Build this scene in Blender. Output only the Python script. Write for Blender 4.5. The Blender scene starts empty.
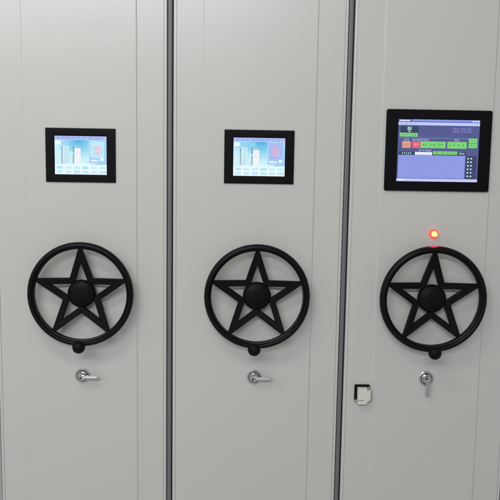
import bpy, bmesh, math, random
from mathutils import Matrix, Vector
random.seed(4)
PI = math.pi
scene = bpy.context.scene
col = scene.collection

# ------------------------------------------------------------------ materials
def new_mat(name):
    m = bpy.data.materials.new(name); m.use_nodes = True
    return m, m.node_tree.nodes, m.node_tree.links, m.node_tree.nodes['Principled BSDF']

def lin(c):
    return tuple((v/12.92 if v <= .04045 else ((v+.055)/1.055)**2.4) for v in (x/255 for x in c)) + (1,)

def surf(name, base, rough, metal=0., spec=.5, var=.04, vscale=6., rvar=.06, bump=0., bscale=600., coat=0., coat_r=.2, stretch=(1,1,1), wave=0.):
    m, N, L, P = new_mat(name)
    tc = N.new('ShaderNodeTexCoord')
    mp = N.new('ShaderNodeMapping'); mp.inputs['Scale'].default_value = stretch
    L.new(tc.outputs['Object'], mp.inputs['Vector'])
    n = N.new('ShaderNodeTexNoise'); n.inputs['Scale'].default_value = vscale; n.inputs['Detail'].default_value = 6; n.inputs['Roughness'].default_value = .6
    L.new(mp.outputs[0], n.inputs['Vector'])
    r = N.new('ShaderNodeValToRGB')
    r.color_ramp.elements[0].position = .12; r.color_ramp.elements[1].position = .88
    r.color_ramp.elements[0].color = tuple(c*(1-var) for c in base[:3])+(1,)
    r.color_ramp.elements[1].color = tuple(min(1, c*(1+var)) for c in base[:3])+(1,)
    L.new(n.outputs['Fac'], r.inputs['Fac']); L.new(r.outputs[0], P.inputs['Base Color'])
    if wave:        # faint scuffs and specks in the paint
        sm = N.new('ShaderNodeMapping'); sm.inputs['Scale'].default_value = (1, 1, .35); L.new(tc.outputs['Object'], sm.inputs['Vector'])
        sn_ = N.new('ShaderNodeTexNoise'); sn_.inputs['Scale'].default_value = 42; sn_.inputs['Detail'].default_value = 5; sn_.inputs['Roughness'].default_value = .7
        L.new(sm.outputs[0], sn_.inputs['Vector'])
        sr = N.new('ShaderNodeValToRGB'); sr.color_ramp.elements[0].position = .62; sr.color_ramp.elements[1].position = .78
        sr.color_ramp.elements[0].color = (1, 1, 1, 1); sr.color_ramp.elements[1].color = (.955, .95, .94, 1)
        L.new(sn_.outputs['Fac'], sr.inputs['Fac'])
        mx = N.new('ShaderNodeMix'); mx.data_type = 'RGBA'; mx.blend_type = 'MULTIPLY'; mx.inputs[0].default_value = 1
        L.new(r.outputs[0], mx.inputs[6]); L.new(sr.outputs[0], mx.inputs[7]); L.new(mx.outputs[2], P.inputs['Base Color'])
    mr = N.new('ShaderNodeMapRange'); mr.inputs['To Min'].default_value = rough-rvar; mr.inputs['To Max'].default_value = rough+rvar
    L.new(n.outputs['Fac'], mr.inputs['Value']); L.new(mr.outputs[0], P.inputs['Roughness'])
    P.inputs['Metallic'].default_value = metal
    P.inputs['Specular IOR Level'].default_value = spec
    P.inputs['Coat Weight'].default_value = coat; P.inputs['Coat Roughness'].default_value = coat_r
    if bump:
        b = N.new('ShaderNodeTexNoise'); b.inputs['Scale'].default_value = bscale; b.inputs['Detail'].default_value = 2
        L.new(tc.outputs['Object'], b.inputs['Vector'])
        bp = N.new('ShaderNodeBump'); bp.inputs['Strength'].default_value = bump; bp.inputs['Distance'].default_value = .0004
        L.new(b.outputs['Fac'], bp.inputs['Height']); L.new(bp.outputs[0], P.inputs['Normal'])
        if wave:
            w = N.new('ShaderNodeTexNoise'); w.inputs['Scale'].default_value = 4.5; w.inputs['Detail'].default_value = 2
            L.new(tc.outputs['Object'], w.inputs['Vector'])
            wb = N.new('ShaderNodeBump'); wb.inputs['Strength'].default_value = wave; wb.inputs['Distance'].default_value = .004
            L.new(w.outputs['Fac'], wb.inputs['Height']); L.new(wb.outputs[0], bp.inputs['Normal'])
    return m

def glow(name, rgb, strength=1.):
    m, N, L, P = new_mat(name)
    P.inputs['Base Color'].default_value = (.01, .01, .012, 1)
    P.inputs['Roughness'].default_value = .25
    c = lin(rgb)
    tc = N.new('ShaderNodeTexCoord'); n = N.new('ShaderNodeTexNoise'); n.inputs['Scale'].default_value = 60
    L.new(tc.outputs['Object'], n.inputs['Vector'])
    mx = N.new('ShaderNodeMix'); mx.data_type = 'RGBA'
    mx.inputs[6].default_value = tuple(v*.93 for v in c[:3])+(1,); mx.inputs[7].default_value = tuple(v*1.05 for v in c[:3])+(1,)
    L.new(n.outputs['Fac'], mx.inputs[0]); L.new(mx.outputs[2], P.inputs['Emission Color'])
    P.inputs['Emission Strength'].default_value = strength
    return m

M = {}
M['paint'] = surf('white powder coated steel', (.540, .536, .508), .28, var=.012, vscale=2.2, rvar=.03, spec=.45, bump=.16, bscale=900, wave=.25)
M['trim'] = surf('white coated edge profile', (.545, .540, .518), .33, var=.012, vscale=5, spec=.5, stretch=(1, 1, .2))
M['rubber_dark'] = surf('black sealing rubber', (.034, .035, .037), .5, var=.12, vscale=9, spec=.3, stretch=(4, 4, .4))
M['rubber'] = surf('dark grey sealing rubber', (.135, .138, .142), .5, var=.12, vscale=9, spec=.5, stretch=(4, 4, .4))
M['black'] = surf('black moulded plastic', (.0034, .0034, .0042), .48, var=.15, vscale=25, rvar=.06, spec=.12, bump=.15, bscale=1500)
M['grip'] = surf('black grip plastic', (.0024, .0024, .003), .38, var=.15, vscale=25, rvar=.05, spec=.17, bump=.12, bscale=1500)
M['bezel'] = surf('black screen bezel', (.0036, .0036, .0048), .42, var=.1, vscale=30, spec=.10, bump=.08, bscale=2000)
M['chrome'] = surf('satin chrome', (.62, .62, .61), .24, metal=1., var=.05, vscale=120, rvar=.06)
M['dark'] = surf('dark recess', (.03, .03, .03), .6, var=.1, vscale=80)
M['cream'] = surf('cream plastic', (.64, .63, .55), .42, var=.03, vscale=60, bump=.05)
M['screw'] = surf('zinc screw', (.7, .7, .68), .3, metal=.8, var=.05, vscale=200)
M['ink'] = surf('dark printed ink', (.10, .10, .09), .6, var=.05, vscale=90)
M['floor'] = surf('grey floor paint', (.50, .51, .50), .35, var=.06, vscale=3, bump=.05, bscale=100)
# lit display colours
S = .98
SKY = {'sky%d' % k: tuple(round(a+(b-a)*(k/9)**.8) for a, b in zip((70, 176, 226), (206, 242, 250))) for k in range(10)}
G = {k: glow('display '+k, v, S) for k, v in {
    'white': (240, 252, 255), 'ice': (192, 234, 250), 'cyan': (136, 214, 242), 'deepcyan': (92, 190, 230), 'pale': (208, 244, 250),
    'lav': (168, 186, 240), 'bluegrey': (120, 140, 195), 'textgrey': (124, 136, 156), 'rowgrey': (160, 174, 204), 'pink': (244, 206, 224), 'rose': (246, 178, 190),
    'panelblue': (166, 208, 244), 'deepblue': (40, 60, 190),
    'slate': (80, 86, 142), 'slatedark': (54, 60, 104), 'list': (140, 153, 230), 'bar': (196, 204, 250), 'titleblue': (84, 92, 205), 'green': (124, 214, 116),
    'greendark': (80, 150, 96), 'orange': (228, 158, 132), 'red': (226, 96, 120), 'teal': (38, 62, 88), 'palegreen': (196, 240, 214), 'screenwhite': (226, 234, 255), **SKY}.items()}

# ------------------------------------------------------------------ mesh helpers
class MB:
    def __init__(s): s.bm = bmesh.new(); s.mats = []
    def slot(s, m):
        if m not in s.mats: s.mats.append(m)
        return s.mats.index(m)
    def _merge(s, b, m, smooth=False):
        i = s.slot(m)
        for f in b.faces: f.material_index = i; f.smooth = smooth
        me = bpy.data.meshes.new('tmp'); b.to_mesh(me); b.free(); s.bm.from_mesh(me); bpy.data.meshes.remove(me)
    def box(s, x0, x1, y0, y1, z0, z1, m, bev=0., seg=3, vert_bev=0.):
        b = bmesh.new()
        bmesh.ops.create_cube(b, size=1, matrix=Matrix.Translation(((x0+x1)/2, (y0+y1)/2, (z0+z1)/2)) @ Matrix.Diagonal((x1-x0, y1-y0, z1-z0, 1)))
        if vert_bev:
            es = [e for e in b.edges if abs((e.verts[0].co-e.verts[1].co).normalized().y) > .9]
            bmesh.ops.bevel(b, geom=es, offset=vert_bev, segments=6, profile=.5, affect='EDGES')
        if bev:
            if vert_bev: es = [e for e in b.edges if all(abs(v.co.y-y0) < 1e-6 for v in e.verts)]
            else: es = list(b.edges)
            bmesh.ops.bevel(b, geom=es, offset=bev, segments=seg, profile=.5, affect='EDGES')
        s._merge(b, m, False)
    def lathe(s, prof, c, m, n=96, smooth=True, closed=False):
        """profile of (r, y) turned about the y axis through c"""
        b = bmesh.new(); rings = []
        for r, y in prof:
            if r < 1e-7: rings.append([b.verts.new((c[0], c[1]+y, c[2]))])
            else: rings.append([b.verts.new((c[0]+r*math.cos(2*PI*k/n), c[1]+y, c[2]+r*math.sin(2*PI*k/n))) for k in range(n)])
        pairs = list(zip(rings, rings[1:])) + ([(rings[-1], rings[0])] if closed else [])
        for A, B in pairs:
            for k in range(n):
                a0, a1 = A[k % len(A)], A[(k+1) % len(A)]; b0, b1 = B[k % len(B)], B[(k+1) % len(B)]
                vs = []
                for v in (a0, a1, b1, b0):
                    if v not in vs: vs.append(v)
                if len(vs) > 2: b.faces.new(vs)
        bmesh.ops.recalc_face_normals(b, faces=b.faces)
        s._merge(b, m, smooth)
    def prism(s, pts, z0, z1, m):
        """closed (x, y) outline extruded along z"""
        b = bmesh.new()
        lo = [b.verts.new((x, y, z0)) for x, y in pts]; hi = [b.verts.new((x, y, z1)) for x, y in pts]
        n = len(pts)
        for k in range(n): b.faces.new((lo[k], lo[(k+1) % n], hi[(k+1) % n], hi[k]))
        b.faces.new(lo); b.faces.new(hi[::-1])
        bmesh.ops.recalc_face_normals(b, faces=b.faces)
        s._merge(b, m, False)
    def plate(s, pts, y0, y1, m, bev=0.):
        """closed (x, z) outline, y0 front, y1 back"""
        b = bmesh.new()
        f_ = [b.verts.new((x, y0, z)) for x, z in pts]; k_ = [b.verts.new((x, y1, z)) for x, z in pts]
        n = len(pts)
        for k in range(n): b.faces.new((f_[k], f_[(k+1) % n], k_[(k+1) % n], k_[k]))
        fr = b.faces.new(f_); b.faces.new(k_[::-1])
        bmesh.ops.recalc_face_normals(b, faces=b.faces)
        if bev: bmesh.ops.bevel(b, geom=list(fr.edges), offset=bev, segments=2, profile=.5, affect='EDGES')
        s._merge(b, m, False)
    def build(s, name, parent=None, smooth_angle=None):
        me = bpy.data.meshes.new(name); s.bm.to_mesh(me); s.bm.free()
        for m in s.mats: me.materials.append(m)
        o = bpy.data.objects.new(name, me); col.objects.link(o); o.parent = parent
        if smooth_angle:
            for p in me.polygons: p.use_smooth = True
            me.set_sharp_from_angle(angle=math.radians(smooth_angle))
            w = o.modifiers.new('weighted_normal', 'WEIGHTED_NORMAL'); w.keep_sharp = True; w.weight = 80
        return o

# ------------------------------------------------------------------ dimensions (metres)
PITCH, HW = .5, .241         # cabinet spacing, half width of one cabinet
Z0, Z1 = .06, 2.25
CR = .157                    # creases of the front panel
WHEEL_Z = 1.1004; LOCK_Z = .854

def screen_graphics(q, kind):
    """q(u0,u1,v0,v1,colour,layer): rectangles of the lit picture; u right, v down"""
    rnd = random.Random(7 if kind == 'a' else 11)
    def marks(u0, u1, v0, v1, c, l, n):
        """a run of n small dense characters, each a few crossing strokes"""
        w = (u1-u0)/n
        for k in range(n):
            a, b = u0+k*w+w*.08, u0+(k+1)*w-w*.10; h = v1-v0
            for j in range(rnd.choice((2, 3, 3))):
                v = v0+h*(.05+.38*j+rnd.uniform(-.05, .05)); e = rnd.uniform(0, .25)*w; q(a+e, b-rnd.uniform(0, .2)*w, v, v+h*.16, c, l)
            for j in range(rnd.choice((1, 2, 2))):
                u = a+(b-a)*rnd.uniform(.1, .8); q(u, u+w*.14, v0+h*rnd.uniform(0, .3), v1-h*rnd.uniform(0, .2), c, l)
    if kind in 'ab':
        q(0, 1, 0, 1, 'pale', 0)
        q(0, 1, 0, .1, 'lav', 1)
        for k in range(9):
            u = .05+k*.1+rnd.uniform(-.01, .01); marks(u, u+rnd.uniform(.04, .065), .028, .072, 'bluegrey', 2, 2)
        q(.955, .985, .025, .07, 'rose', 2)
        q(.0, .66, .105, .74, 'ice', 1)
        # blue sky picture behind the table
        for i in range(22):
            for j in range(14):
                u, v = (i+.5)*.03, .105+(j+.5)*.0454
                d = math.hypot((u-.47)*1.1, (v-.10)*1.0)/.55 if kind == 'a' else math.hypot((u-.55)*.9, (v-.10)*1.1)/.62
                q(i*.03, (i+1)*.03, v-.0227, v+.0227, 'sky%d' % min(9, int(d*10)), 2)
        q(.02, .12, .13, .22, 'white', 3)
        q(.14, .27, .13, .22, 'cyan' if kind == 'b' else 'panelblue', 3)
        if kind == 'b': q(.31, .42, .13, .22, 'cyan', 3)
        q(.165, .275, .26, .72, 'pale', 3); q(.385, .50, .32, .72, 'white', 3); q(.31, .345, .40, .72, 'pale', 3)
        for k in range(17):
            v = .275+k*.0262
            q(.127, .153, v, v+.017, 'textgrey', 4)
            if k not in (6, 7): q(.345, .375, v, v+.017, 'textgrey', 4)
            n_ = rnd.choice((4, 5, 6)); marks(.18, .18+n_*.017, v, v+.018, 'rowgrey', 4, n_)
            n_ = rnd.choice((3, 4, 5)); marks(.41, .41+n_*.018, v, v+.018, 'pink', 4, n_)
        q(.665, 1, .105, .74, 'panelblue', 1)
        q(.69, .95, .13, .56, 'ice' if kind == 'a' else 'lav', 2)
        # red square seal-like mark
        for (a, b, c, d) in ((.74, .90, .26, .275), (.74, .90, .45, .465), (.74, .752, .26, .465), (.888, .90, .26, .465), (.785, .80, .29, .44), (.80, .85, .35, .365), (.84, .855, .29, .44), (.80, .84, .29, .305), (.80, .84, .425, .44)):
            q(a, b, c, d, 'rose', 3)
        q(.70, .80, .61, .65, 'white', 3); q(.81, .84, .61, .65, 'white', 3)
        q(.885, .945, .56, .64, 'white', 3)
        q(.0, 1, .745, 1, 'white', 1)
        for r_ in range(2):
            for k in range(6):
                u = .03+k*.165; q(u, u+.13, .78+r_*.115, .86+r_*.115, 'pale' if (k+r_) % 3 else 'ice', 2)
                marks(u+.025, u+.105, .80+r_*.115, .842+r_*.115, ['panelblue', 'cyan', 'pink'][(k*2+r_) % 3], 3, 3)
        q(.45, .8, .70, .725, 'white', 4)
    else:
        X = lambda x: (x-79)/358.; Y = lambda y: (y-72)/270.
        def p(x0, x1, y0, y1, c, l): q(max(0, X(x0)), min(1, X(x1)), max(0, Y(y0)), min(1, Y(y1)), c, l)
        t = lambda x0, x1, y0, y1, c, l, n: marks(X(x0), X(x1), Y(y0), Y(y1), c, l, n)
        p(79, 437, 72, 342, 'slate', 0)
        p(79, 437, 72, 84, 'titleblue', 1); p(140, 437, 72, 80, 'list', 2); p(84, 130, 75, 80, 'screenwhite', 3)
        for k in range(3): p(404+k*11, 411+k*11, 74, 81, 'screenwhite', 3)
        p(79, 437, 84, 97, 'bar', 1)
        for k in range(4): t(86+k*20, 100+k*20, 87, 94, 'bluegrey', 2, 2)
        p(88, 168, 101, 130, 'slatedark', 1); p(90, 166, 103, 128, 'teal', 2)
        for (a, b, c, d) in ((120, 131, 105, 108), (120, 131, 111, 113), (120, 131, 116, 119), (120, 123, 105, 119), (128, 131, 105, 119), (134, 137, 105, 119), (124, 133, 123, 127)):
            p(a, b, c, d, 'palegreen', 3)
        p(86, 165, 131, 147, 'green', 2)
        for k in range(6): t(91+k*12, 100+k*12, 135, 143, 'greendark', 3, 1)
        for r_ in range(2):
            for a, n_ in ((318, 4), (352, 3), (378, 3)): t(a, a+n_*7.5, 107+r_*12, 115+r_*12, 'list', 2, n_)
        p(84, 430, 151, 153, 'bluegrey', 1)
        for a, b in ((106, 128), (142, 216), (326, 348)):
            t(a, b, 156, 165, 'bar', 2, round((b-a)/8.5))
        p(99, 136, 167, 196, 'orange', 2); t(108, 127, 176, 187, 'red', 3, 2)
        p(142, 290, 167, 196, 'green', 2); p(142, 180, 167, 196, 'red', 3)
        for k in range(3):
            p(215+k*37, 216.5+k*37, 167, 196, 'greendark', 4) if k < 2 else None
            t(186+k*36, 209+k*36, 176, 187, 'greendark', 3, 2)
        t(151, 171, 176, 187, 'rose', 4, 2)
        p(297, 383, 167, 196, 'green', 2)
        for k in range(4): t(302+k*20, 313+k*20, 176, 187, 'greendark', 3, 1)
        p(391, 429, 151, 193, 'green', 2); p(391, 429, 171, 173, 'slate', 3)
        t(399, 422, 157, 166, 'greendark', 3, 2); t(399, 422, 178, 187, 'greendark', 3, 2)
        p(84, 382, 212, 226, 'teal', 1)
        for k in range(5): t(98+k*9, 105+k*9, 215, 223, 'palegreen', 2, 1)
        t(172, 228, 202, 210, 'bar', 2, 7)
        p(156, 232, 213, 226, 'screenwhite', 3); p(236, 343, 209, 223, 'green', 3)
        for k in range(4): t(244+k*25, 262+k*25, 212, 220, 'greendark', 4, 2)
        t(350, 376, 214, 222, 'palegreen', 3, 3)
        p(84, 379, 227, 328, 'list', 2)
        p(382, 430, 227, 328, 'slatedark', 1)
        for k in range(6):
            for j in (0, 1): p(389+j*14, 396+j*14, 236+k*15.5, 242+k*15.5, 'palegreen', 2)
        p(79, 437, 330, 342, 'bar', 1); p(84, 110, 333, 339, 'screenwhite', 2)

def make_screen(root, cz, cx, w, h, dw, dh, kind, thick, corner, name='control_screen'):
    """bezel frame round a lit display"""
    sc = bpy.data.objects.new(name, None); col.objects.link(sc); sc.parent = root
    sc.location = (cx, -.0027, cz); sc.empty_display_size = .05
    # bezel: outer rounded rectangle with a sunk window, one lofted surface
    def ring(hw, hh, r, y, n=6):
        out = []
        for qx, qz, a0 in ((1, 1, 0), (-1, 1, 90), (-1, -1, 180), (1, -1, 270)):
            for k in range(n+1):
                a = math.radians(a0+90*k/n); out.append((qx*(hw-r)+r*math.cos(a), y, qz*(hh-r)+r*math.sin(a)))
        return out
    W, H = w/2, h/2; DW, DH = dw/2, dh/2
    loops = [ring(W, H, corner, 0), ring(W, H, corner, -thick+.0015), ring(W-.0006, H-.0006, corner-.0004, -thick+.0005), ring(W-.0018, H-.0018, max(corner-.001, .0006), -thick),
             ring(DW+.0018, DH+.0018, .0012, -thick), ring(DW+.0006, DH+.0006, .0008, -thick+.0007), ring(DW, DH, .0005, -thick+.0032)]
    mb = MB(); b = bmesh.new(); R = [[b.verts.new(p) for p in l] for l in loops]; n = len(R[0])
    for A, B in zip(R, R[1:]):
        for k in range(n): b.faces.new((A[k], A[(k+1) % n], B[(k+1) % n], B[k]))
    bmesh.ops.recalc_face_normals(b, faces=b.faces)
    mb._merge(b, M['bezel']); bz = mb.build('bezel', sc, 35)
    # display with its lit picture
    mb = MB(); mb.box(-DW+.0001, DW-.0001, -thick+.0024, -.0005, -DH+.0001, DH-.0001, M['bezel'])
    m = .0012
    def q(u0, u1, v0, v1, c, l):
        b = bmesh.new(); y = -thick+.0023-l*.00004
        xs = [-DW+m+u*(2*DW-2*m) for u in (u0, u1)]; zs = [DH-m-v*(2*DH-2*m) for v in (v0, v1)]
        b.faces.new([b.verts.new(p) for p in ((xs[0], y, zs[1]), (xs[1], y, zs[1]), (xs[1], y, zs[0]), (xs[0], y, zs[0]))])
        mb._merge(b, G[c])
    screen_graphics(q, kind)
    mb.build('display', sc)
    return sc

def make_wheel(root, knob_dx, dx=0, dz=0, size=1):
    wh = bpy.data.objects.new('handwheel', None); col.objects.link(wh); wh.parent = root
    wh.location = (dx, 0, WHEEL_Z+dz); wh.scale = (size, 1, size); wh.empty_display_size = .05
    # rim: rounded grip with a thin lip on its inside
    mb = MB()
    prof = []
    for k in range(28):
        a = 2*PI*k/28
        prof.append((.1408+.0094*math.cos(a)*(1 if math.cos(a) > 0 else .8), -.039+.0125*math.sin(a)))
    mb.lathe(prof, (0, 0, 0), M['grip'], 128, closed=True)
    mb.lathe([(.1345, -.0465), (.1312, -.0450), (.1300, -.040), (.1300, -.033), (.1312, -.0300), (.1345, -.029)], (0, 0, 0), M['grip'], 128, closed=True)
    mb.build('rim', wh, 50)
    # five-pointed star frame, slightly dished towards the hub
    mb = MB(); b = bmesh.new()
    def dish(r): t = min(1, max(0, (r-.05)/.085)); return -.024 - .013*t
    RO = .1470; ri = RO*.382; s = .612
    def pts(scale):
        out = []
        for k in range(10):
            r = (RO if k % 2 == 0 else ri)*scale; a = PI/2+k*PI/5
            out.append((r*math.cos(a), r*math.sin(a)))
        return out
    O, I = pts(1), pts(s)
    SUB = 6; bevel = .0018; th = .011
    def sub(P):
        out = []
        for k in range(10):
            a, c = P[k], P[(k+1) % 10]
            for j in range(SUB): t = j/SUB; out.append((a[0]+(c[0]-a[0])*t, a[1]+(c[1]-a[1])*t))
        return out
    def inset(P, d):
        n = len(P); out = []
        for k in range(n):
            base = 0
            out.append((P[k][0]*(1-d), P[k][1]*(1-d)))
        return out
    d = .0018/(RO*math.cos(math.radians(72)))
    loops = [(sub(pts(1)), 'b'), (sub(pts(1)), 'f1'), (sub(pts(1-d)), 'f'), (sub(pts(s+d)), 'f'), (sub(pts(s)), 'f1'), (sub(pts(s)), 'b')]
    Rg = []
    for P, lev in loops:
        L_ = []
        for x, z in P:
            y = dish(math.hypot(x, z)); y += {'b': th/2, 'f1': -th/2+.0016, 'f': -th/2}[lev]
            L_.append(b.verts.new((x, y, z)))
        Rg.append(L_)
    n = len(Rg[0])
    for A, B in zip(Rg, Rg[1:]+Rg[:1]):
        for k in range(n): b.faces.new((A[k], A[(k+1) % n], B[(k+1) % n], B[k]))
    bmesh.ops.recalc_face_normals(b, faces=b.faces)
    mb._merge(b, M['black']); mb.build('star_spokes', wh, 25)
    # hub: shallow domed cap over a shaft collar that reaches the panel
    mb = MB()
    mb.lathe([(0, -.0400), (.015, -.0398), (.0225, -.0390), (.0240, -.0380), (.0250, -.0366), (.0320, -.0350), (.0372, -.0318), (.0398, -.0270), (.0402, -.0190), (.0380, -.0160), (.0240, -.0150), (.0230, -.0026), (.0300, -.0024), (.0300, .0)], (0, 0, 0), M['black'], 72)
    mb.build('hub', wh, 50)
    # turning knob standing on the rim
    mb = MB()
    kz = -.1440; pr = [(.0062, -.046), (.0060, -.054), (.0085, -.058)]
    for k in range(1, 14):
        a = PI*(.83-.83*k/13); pr.append((.0182*math.sin(a) if k < 13 else 0, -.0745-.0170*math.cos(a)))
    mb.lathe(pr, (knob_dx, 0, kz), M['black'], 48)
    mb.lathe([(0, -.0914), (.0022, -.0925), (.0028, -.0914)], (knob_dx, 0, kz), M['black'], 24)
    mb.build('knob', wh, 50)
    return wh

def make_lock(root, dx, dz, angle):
    lk = bpy.data.objects.new('lock', None); col.objects.link(lk); lk.parent = root
    lk.location = (dx, -.0025, LOCK_Z+dz); lk.rotation_euler = (0, angle, 0); lk.empty_display_size = .03
    mb = MB()
    mb.lathe([(.0218, 0), (.0218, -.0022), (.0205, -.0034), (.0172, -.0038), (.0164, -.0030), (.0163, -.0012), (.0146, -.0012), (.0145, -.0040), (.0132, -.0052), (0, -.0052)], (0, 0, 0), M['chrome'], 72)
    mb.build('escutcheon', lk, 30)
    mb = MB()
    mb.lathe([(.0168, -.0013), (.0142, -.00125)], (0, 0, 0), M['dark'], 64, smooth=False)
    mb.build('groove', lk)
    mb = MB()
    mb.lathe([(.0112, -.004), (.0112, -.0145), (.0100, -.0162), (0, -.0165)], (0, 0, 0), M['chrome'], 48)
    mb.build('cylinder', lk, 30)
    mb = MB()
    mb.lathe([(.0030, -.0160), (.0030, -.0170), (0, -.0170)], (-.0035, 0, -.0025), M['dark'], 20)
    mb.box(-.0043, -.0027, -.0170, -.0160, -.0080, -.0030, M['dark'])
    mb.build('keyhole', lk)
    # turning lever: flat tapered arm with a raised ridge
    mb = MB()
    mb.plate([(.002, .0062), (.014, .0052), (.030, .0045), (.0455, .0045), (.0475, .0028), (.0475, -.0030), (.0455, -.0048), (.030, -.0046), (.014, -.0046), (.004, -.0048)], -.0215, -.0160, M['chrome'], .0012)
    mb.plate([(.006, .0022), (.045, .0018), (.045, -.0008), (.006, -.0010)], -.0236, -.0213, M['chrome'], .0006)
    mb.build('lever', lk, 30)
    return lk

def make_cabinet(x, label):
    root = bpy.data.objects.new('shelving_cabinet', None); col.objects.link(root); root.location = (x, 0, 0)
    root['label'] = label; root['category'] = 'cabinet'; root['group'] = 'row of white mobile shelving cabinets'
    # front panel: one folded sheet, the middle field standing 2.5 mm proud between two creases
    F = HW-.0085
    fr = [(-F, .012), (-F, .0010), (-F+.0010, 0)]
    def crease(sgn):
        a = [(CR+.0030, 0), (CR+.0024, .0002), (CR+.0018, .0002), (CR+.0012, 0), (CR+.0002, -.0014), (CR-.0008, -.0023), (CR-.0020, -.0027)]
        return [(-u, v) for u, v in a] if sgn < 0 else a[::-1]
    fr += crease(-1)+crease(1)+[(F-.0010, 0), (F, .0010), (F, .012)]
    mb = MB(); mb.prism(fr, Z0, Z1, M['paint']); mb.build('front_panel', root, 50)
    mb = MB(); mb.box(-HW+.004, HW-.004, .0135, .62, Z0, Z1-.002, M['paint'])
    mb.box(-HW+.02, HW-.02, .05, .60, .004, Z0-.002, M['dark']); mb.build('body', root)
    for sgn in (-1, 1):
        # rounded corner profile
        a = [(F+.0004, .0125), (F+.0004, .0003), (F+.0008, 0), (HW-.0030, 0), (HW-.0015, .0004), (HW-.0004, .0015), (HW, .0030), (HW, .032), (HW-.0035, .032), (HW-.0035, .0130)]
        mb = MB(); mb.prism([(sgn*u, v) for u, v in a], Z0, Z1-.001, M['trim']); mb.build('edge_profile', root, 50)
        # rubber seal: bead on a web
        if sgn > 0:      # wide soft bead, nearly closing the gap
            a = [(HW+.0002, .012), (HW+.0019, .0105), (HW+.0019, .0065)]
            for k in range(9):
                t = PI*k/8; a.append((HW+.0079-.0060*math.cos(t), .0052-.0016*math.sin(t)))
            a += [(HW+.0136, .024), (HW+.0002, .024)]
        else:            # narrow buffer it closes against
            a = [(HW+.0002, .007), (HW+.0012, .0062), (HW+.0020, .0062), (HW+.0027, .0072), (HW+.0027, .024), (HW+.0002, .024)]
        mb = MB(); mb.prism([(sgn*u, v) for u, v in a], Z0, Z1-.003, M['rubber' if sgn > 0 else 'rubber_dark']); mb.build('rubber_seal', root, 50)
    return root

c1 = make_cabinet(-PITCH, 'white steel cabinet nearest the left edge, with small cyan screen and sideways lock lever')
make_screen(c1, 1.4860, .0020, .194, .1495, .146, .1085, 'a', .0045, .0016)
make_wheel(c1, .0010, .0045, -.0015, .985); make_lock(c1, -.0005, 0, 0)

c2 = make_cabinet(0, 'white steel cabinet with small cyan screen, standing between the other two cabinets')
make_screen(c2, 1.4895, -.0003, .196, .1495, .147, .1085, 'b', .0045, .0016)
make_wheel(c2, -.0070, -.0005, -.0025, .995); make_lock(c2, -.0040, 0, 0)

c3 = make_cabinet(PITCH, 'white steel cabinet with the large purple screen, glowing red lamp and cream sensor box')
make_screen(c3, 1.5150, .0035, .298, .2270, .2325, .1750, 'c', .0070, .0055)
make_wheel(c3, .0015, 0, -.0045, 1.018); make_lock(c3, .0010, 0, PI/2)

# red indicator lamp above the right wheel: glowing chip under a translucent red dome
lm = bpy.data.objects.new('indicator_lamp', None); col.objects.link(lm); lm.parent = c3; lm.location = (.0030, -.0022, 1.2800)
mred, N, L, P = new_mat('translucent red plastic dome')
P.inputs['Base Color'].default_value = (.85, .06, .05, 1); P.inputs['Roughness'].default_value = .25; P.inputs['Transmission Weight'].default_value = .6
tcx = N.new('ShaderNodeTexCoord'); vz = N.new('ShaderNodeTexVoronoi'); vz.inputs['Scale'].default_value = 500
L.new(tcx.outputs['Object'], vz.inputs['Vector']); bpn = N.new('ShaderNodeBump'); bpn.inputs['Strength'].default_value = .2; bpn.inputs['Distance'].default_value = .0003
L.new(vz.outputs['Distance'], bpn.inputs['Height']); L.new(bpn.outputs[0], P.inputs['Normal'])
P.inputs['Emission Color'].default_value = (1, .13, .08, 1); P.inputs['Emission Strength'].default_value = .6
mcore, N, L, P = new_mat('lit lamp chip and glint')
P.inputs['Base Color'].default_value = (.8, .3, .1, 1)
tcx = N.new('ShaderNodeTexCoord'); nz = N.new('ShaderNodeTexNoise'); nz.inputs['Scale'].default_value = 160; L.new(tcx.outputs['Object'], nz.inputs['Vector'])
rr = N.new('ShaderNodeValToRGB'); rr.color_ramp.elements[0].color = (1, .30, .06, 1); rr.color_ramp.elements[1].color = (1, .62, .24, 1); L.new(nz.outputs['Fac'], rr.inputs['Fac'])
L.new(rr.outputs[0], P.inputs['Emission Color']); P.inputs['Emission Strength'].default_value = 2.6
pr = [(.0125, 0)] + [(.0125*math.cos(t), -.004-.0085*math.sin(t)) for t in [PI/2*k/10 for k in range(11)]]
mb = MB(); mb.lathe(pr, (0, 0, 0), mred, 40); mb.build('lens', lm, 60)
mb = MB(); mb.lathe([(.0137, 0), (.0137, -.0010), (.0131, -.0016), (.0126, -.0016), (.0126, 0)], (0, 0, 0), mred, 48); mb.build('halo_collar', lm, 30)  # self-lit red ring, put in as the halo round the lens
mmid, N, L, P = new_mat('orange glow falloff')
P.inputs['Base Color'].default_value = (.8, .2, .06, 1); P.inputs['Emission Color'].default_value = (1, .27, .10, 1); P.inputs['Emission Strength'].default_value = 1.15
tcx = N.new('ShaderNodeTexCoord'); nz = N.new('ShaderNodeTexNoise'); nz.inputs['Scale'].default_value = 220; L.new(tcx.outputs['Object'], nz.inputs['Vector'])
bpn = N.new('ShaderNodeBump'); bpn.inputs['Strength'].default_value = .3; bpn.inputs['Distance'].default_value = .0003; L.new(nz.outputs['Fac'], bpn.inputs['Height']); L.new(bpn.outputs[0], P.inputs['Normal'])
mb = MB(); mb.lathe([(.0095*math.sin(t), -.0112-.0022*math.cos(t)) for t in [PI*k/10 for k in range(11)]], (-.0010, 0, .0004), mmid, 32); mb.build('glow_falloff', lm, 60)  # orange dome added to fade the lamp's glow from core to lens
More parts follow.
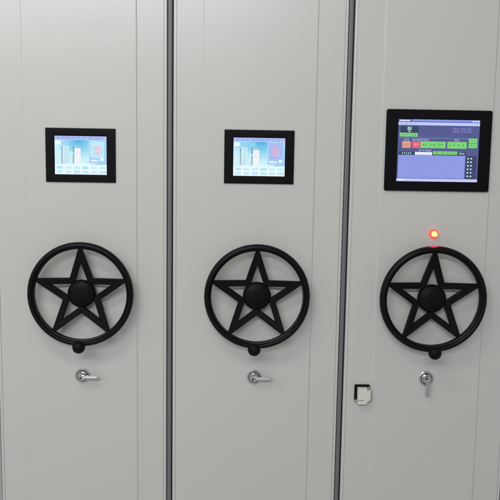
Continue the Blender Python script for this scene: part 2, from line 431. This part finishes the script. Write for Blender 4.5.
mb = MB(); mb.lathe([(.0068*math.sin(t), -.0130-.0022*math.cos(t)) for t in [PI*k/10 for k in range(11)]], (-.0020, 0, .0010), mcore, 24); mb.lathe([(.0030*math.sin(t), -.0128-.0022*math.cos(t)) for t in [PI*k/8 for k in range(9)]], (.0052, 0, -.0035), mcore, 20); mb.build('bulb_and_glint', lm, 60)  # lit core; the smaller blob is a glint on the lens, set as emission
pl = bpy.data.lights.new('indicator_glow', 'SPOT'); pl.energy = .8; pl.spot_size = math.radians(95); pl.spot_blend = 1; pl.color = (1, .03, .06); pl.shadow_soft_size = .010
po = bpy.data.objects.new('indicator_glow', pl); col.objects.link(po); po.location = (.503, -.017, 1.280); po.rotation_euler = Vector((0, -.030, -.045)).to_track_quat('-Z', 'Y').to_euler()

# cream sensor box on the left flange of the right cabinet
sn = bpy.data.objects.new('sensor', None); col.objects.link(sn); sn.parent = c3; sn.location = (.314-PITCH, 0, .8075)
mb = MB(); mb.box(-.0230, .0215, -.0060, 0, -.0255, .0265, M['black'], vert_bev=.003, bev=.0008); mb.build('base_plate', sn, 30)
cov = [(-.0155, -.0275), (.0100, -.0275), (.0125, -.0215), (.0215, -.0140), (.0225, .0130), (.0110, .0130), (.0110, .0205), (-.0155, .0205)]
mb = MB(); mb.plate(cov, -.0215, -.0062, M['cream'], .0012); mb.build('cover', sn, 30)
mb = MB(); mb.plate([(.0125, -.0245), (.0150, -.0245), (.0200, -.0195), (.0200, -.0160), (.0128, -.0210)], -.0100, -.0062, M['black'], .0004); mb.build('latch', sn, 30)
for sx, sz in ((.0165, .0175), (-.0195, -.0205)):
    mb = MB(); mb.lathe([(.0035, -.0060), (.0035, -.0085), (.0028, -.0093), (0, -.0093)], (sx, 0, sz), M['screw'], 24)
    mb.box(sx-.0026, sx+.0026, -.0095, -.0092, sz-.0004, sz+.0004, M['dark']); mb.build('screw', sn, 30)
mb = MB(); x = -.0135
for w in (.0018, .0008, .0020, .0018, .0016, .0020, .0018):
    mb.box(x, x+w, -.02175, -.0214, -.0165, -.0143, M['ink']); x += w+.0007
mb.build('printed_line', sn)

# floor under the cabinets
mb = MB(); mb.box(-4, 4, -4, 3, -.05, 0, M['floor']); fl = mb.build('floor'); fl['kind'] = 'structure'

# ------------------------------------------------------------------ camera
cam = bpy.data.cameras.new('camera'); co = bpy.data.objects.new('camera', cam); col.objects.link(co); scene.camera = co
p, y, r = .1144, .0259, .016
f = Vector((math.sin(y)*math.cos(p), math.cos(y)*math.cos(p), -math.sin(p))); rt = Vector((math.cos(y), -math.sin(y), 0)); up = rt.cross(f)
rt2 = rt*math.cos(r)+up*math.sin(r); up2 = up*math.cos(r)-rt*math.sin(r)
mw = Matrix((( rt2.x, up2.x, -f.x, -.0721), (rt2.y, up2.y, -f.y, -1.9477), (rt2.z, up2.z, -f.z, 1.45), (0, 0, 0, 1)))
co.matrix_world = mw
cam.sensor_fit = 'HORIZONTAL'; cam.angle = math.radians(40); cam.clip_start = .05; cam.clip_end = 50

# ------------------------------------------------------------------ light
wd = bpy.data.worlds.new('World'); scene.world = wd; wd.use_nodes = True
bg = wd.node_tree.nodes['Background']; bg.inputs[0].default_value = (1, .995, .985, 1); bg.inputs[1].default_value = .362
def area(name, loc, target, sx, sy, power, color):
    l = bpy.data.lights.new(name, 'AREA'); l.shape = 'RECTANGLE'; l.size = sx; l.size_y = sy; l.energy = power; l.color = color
    o = bpy.data.objects.new(name, l); col.objects.link(o); o.location = loc
    o.rotation_euler = (Vector(target)-Vector(loc)).to_track_quat('-Z', 'Y').to_euler()
    return o

area('ceiling_lamp', (-.85, -1.35, 2.95), (-.85, -1.1, 0), 1.1, .22, 14, (1, .98, .94))
area('side_lamp', (-4.6, -2.4, 2.8), (-.4, 0, 1.5), 1.6, .6, 12, (1, .985, .97))
area('ceiling_lamp', (-1.5, -4.6, 3.4), (-1.2, 0, 1.0), 3.8, .45, 124, (.92, .95, 1))

# ------------------------------------------------------------------ render
scene.render.engine = 'CYCLES'
scene.view_settings.view_transform = 'Standard'; scene.view_settings.look = 'None'
scene.view_settings.exposure = 0; scene.view_settings.gamma = 1
scene.render.resolution_x = 1024; scene.render.resolution_y = 1024
scene.cycles.max_bounces = 8
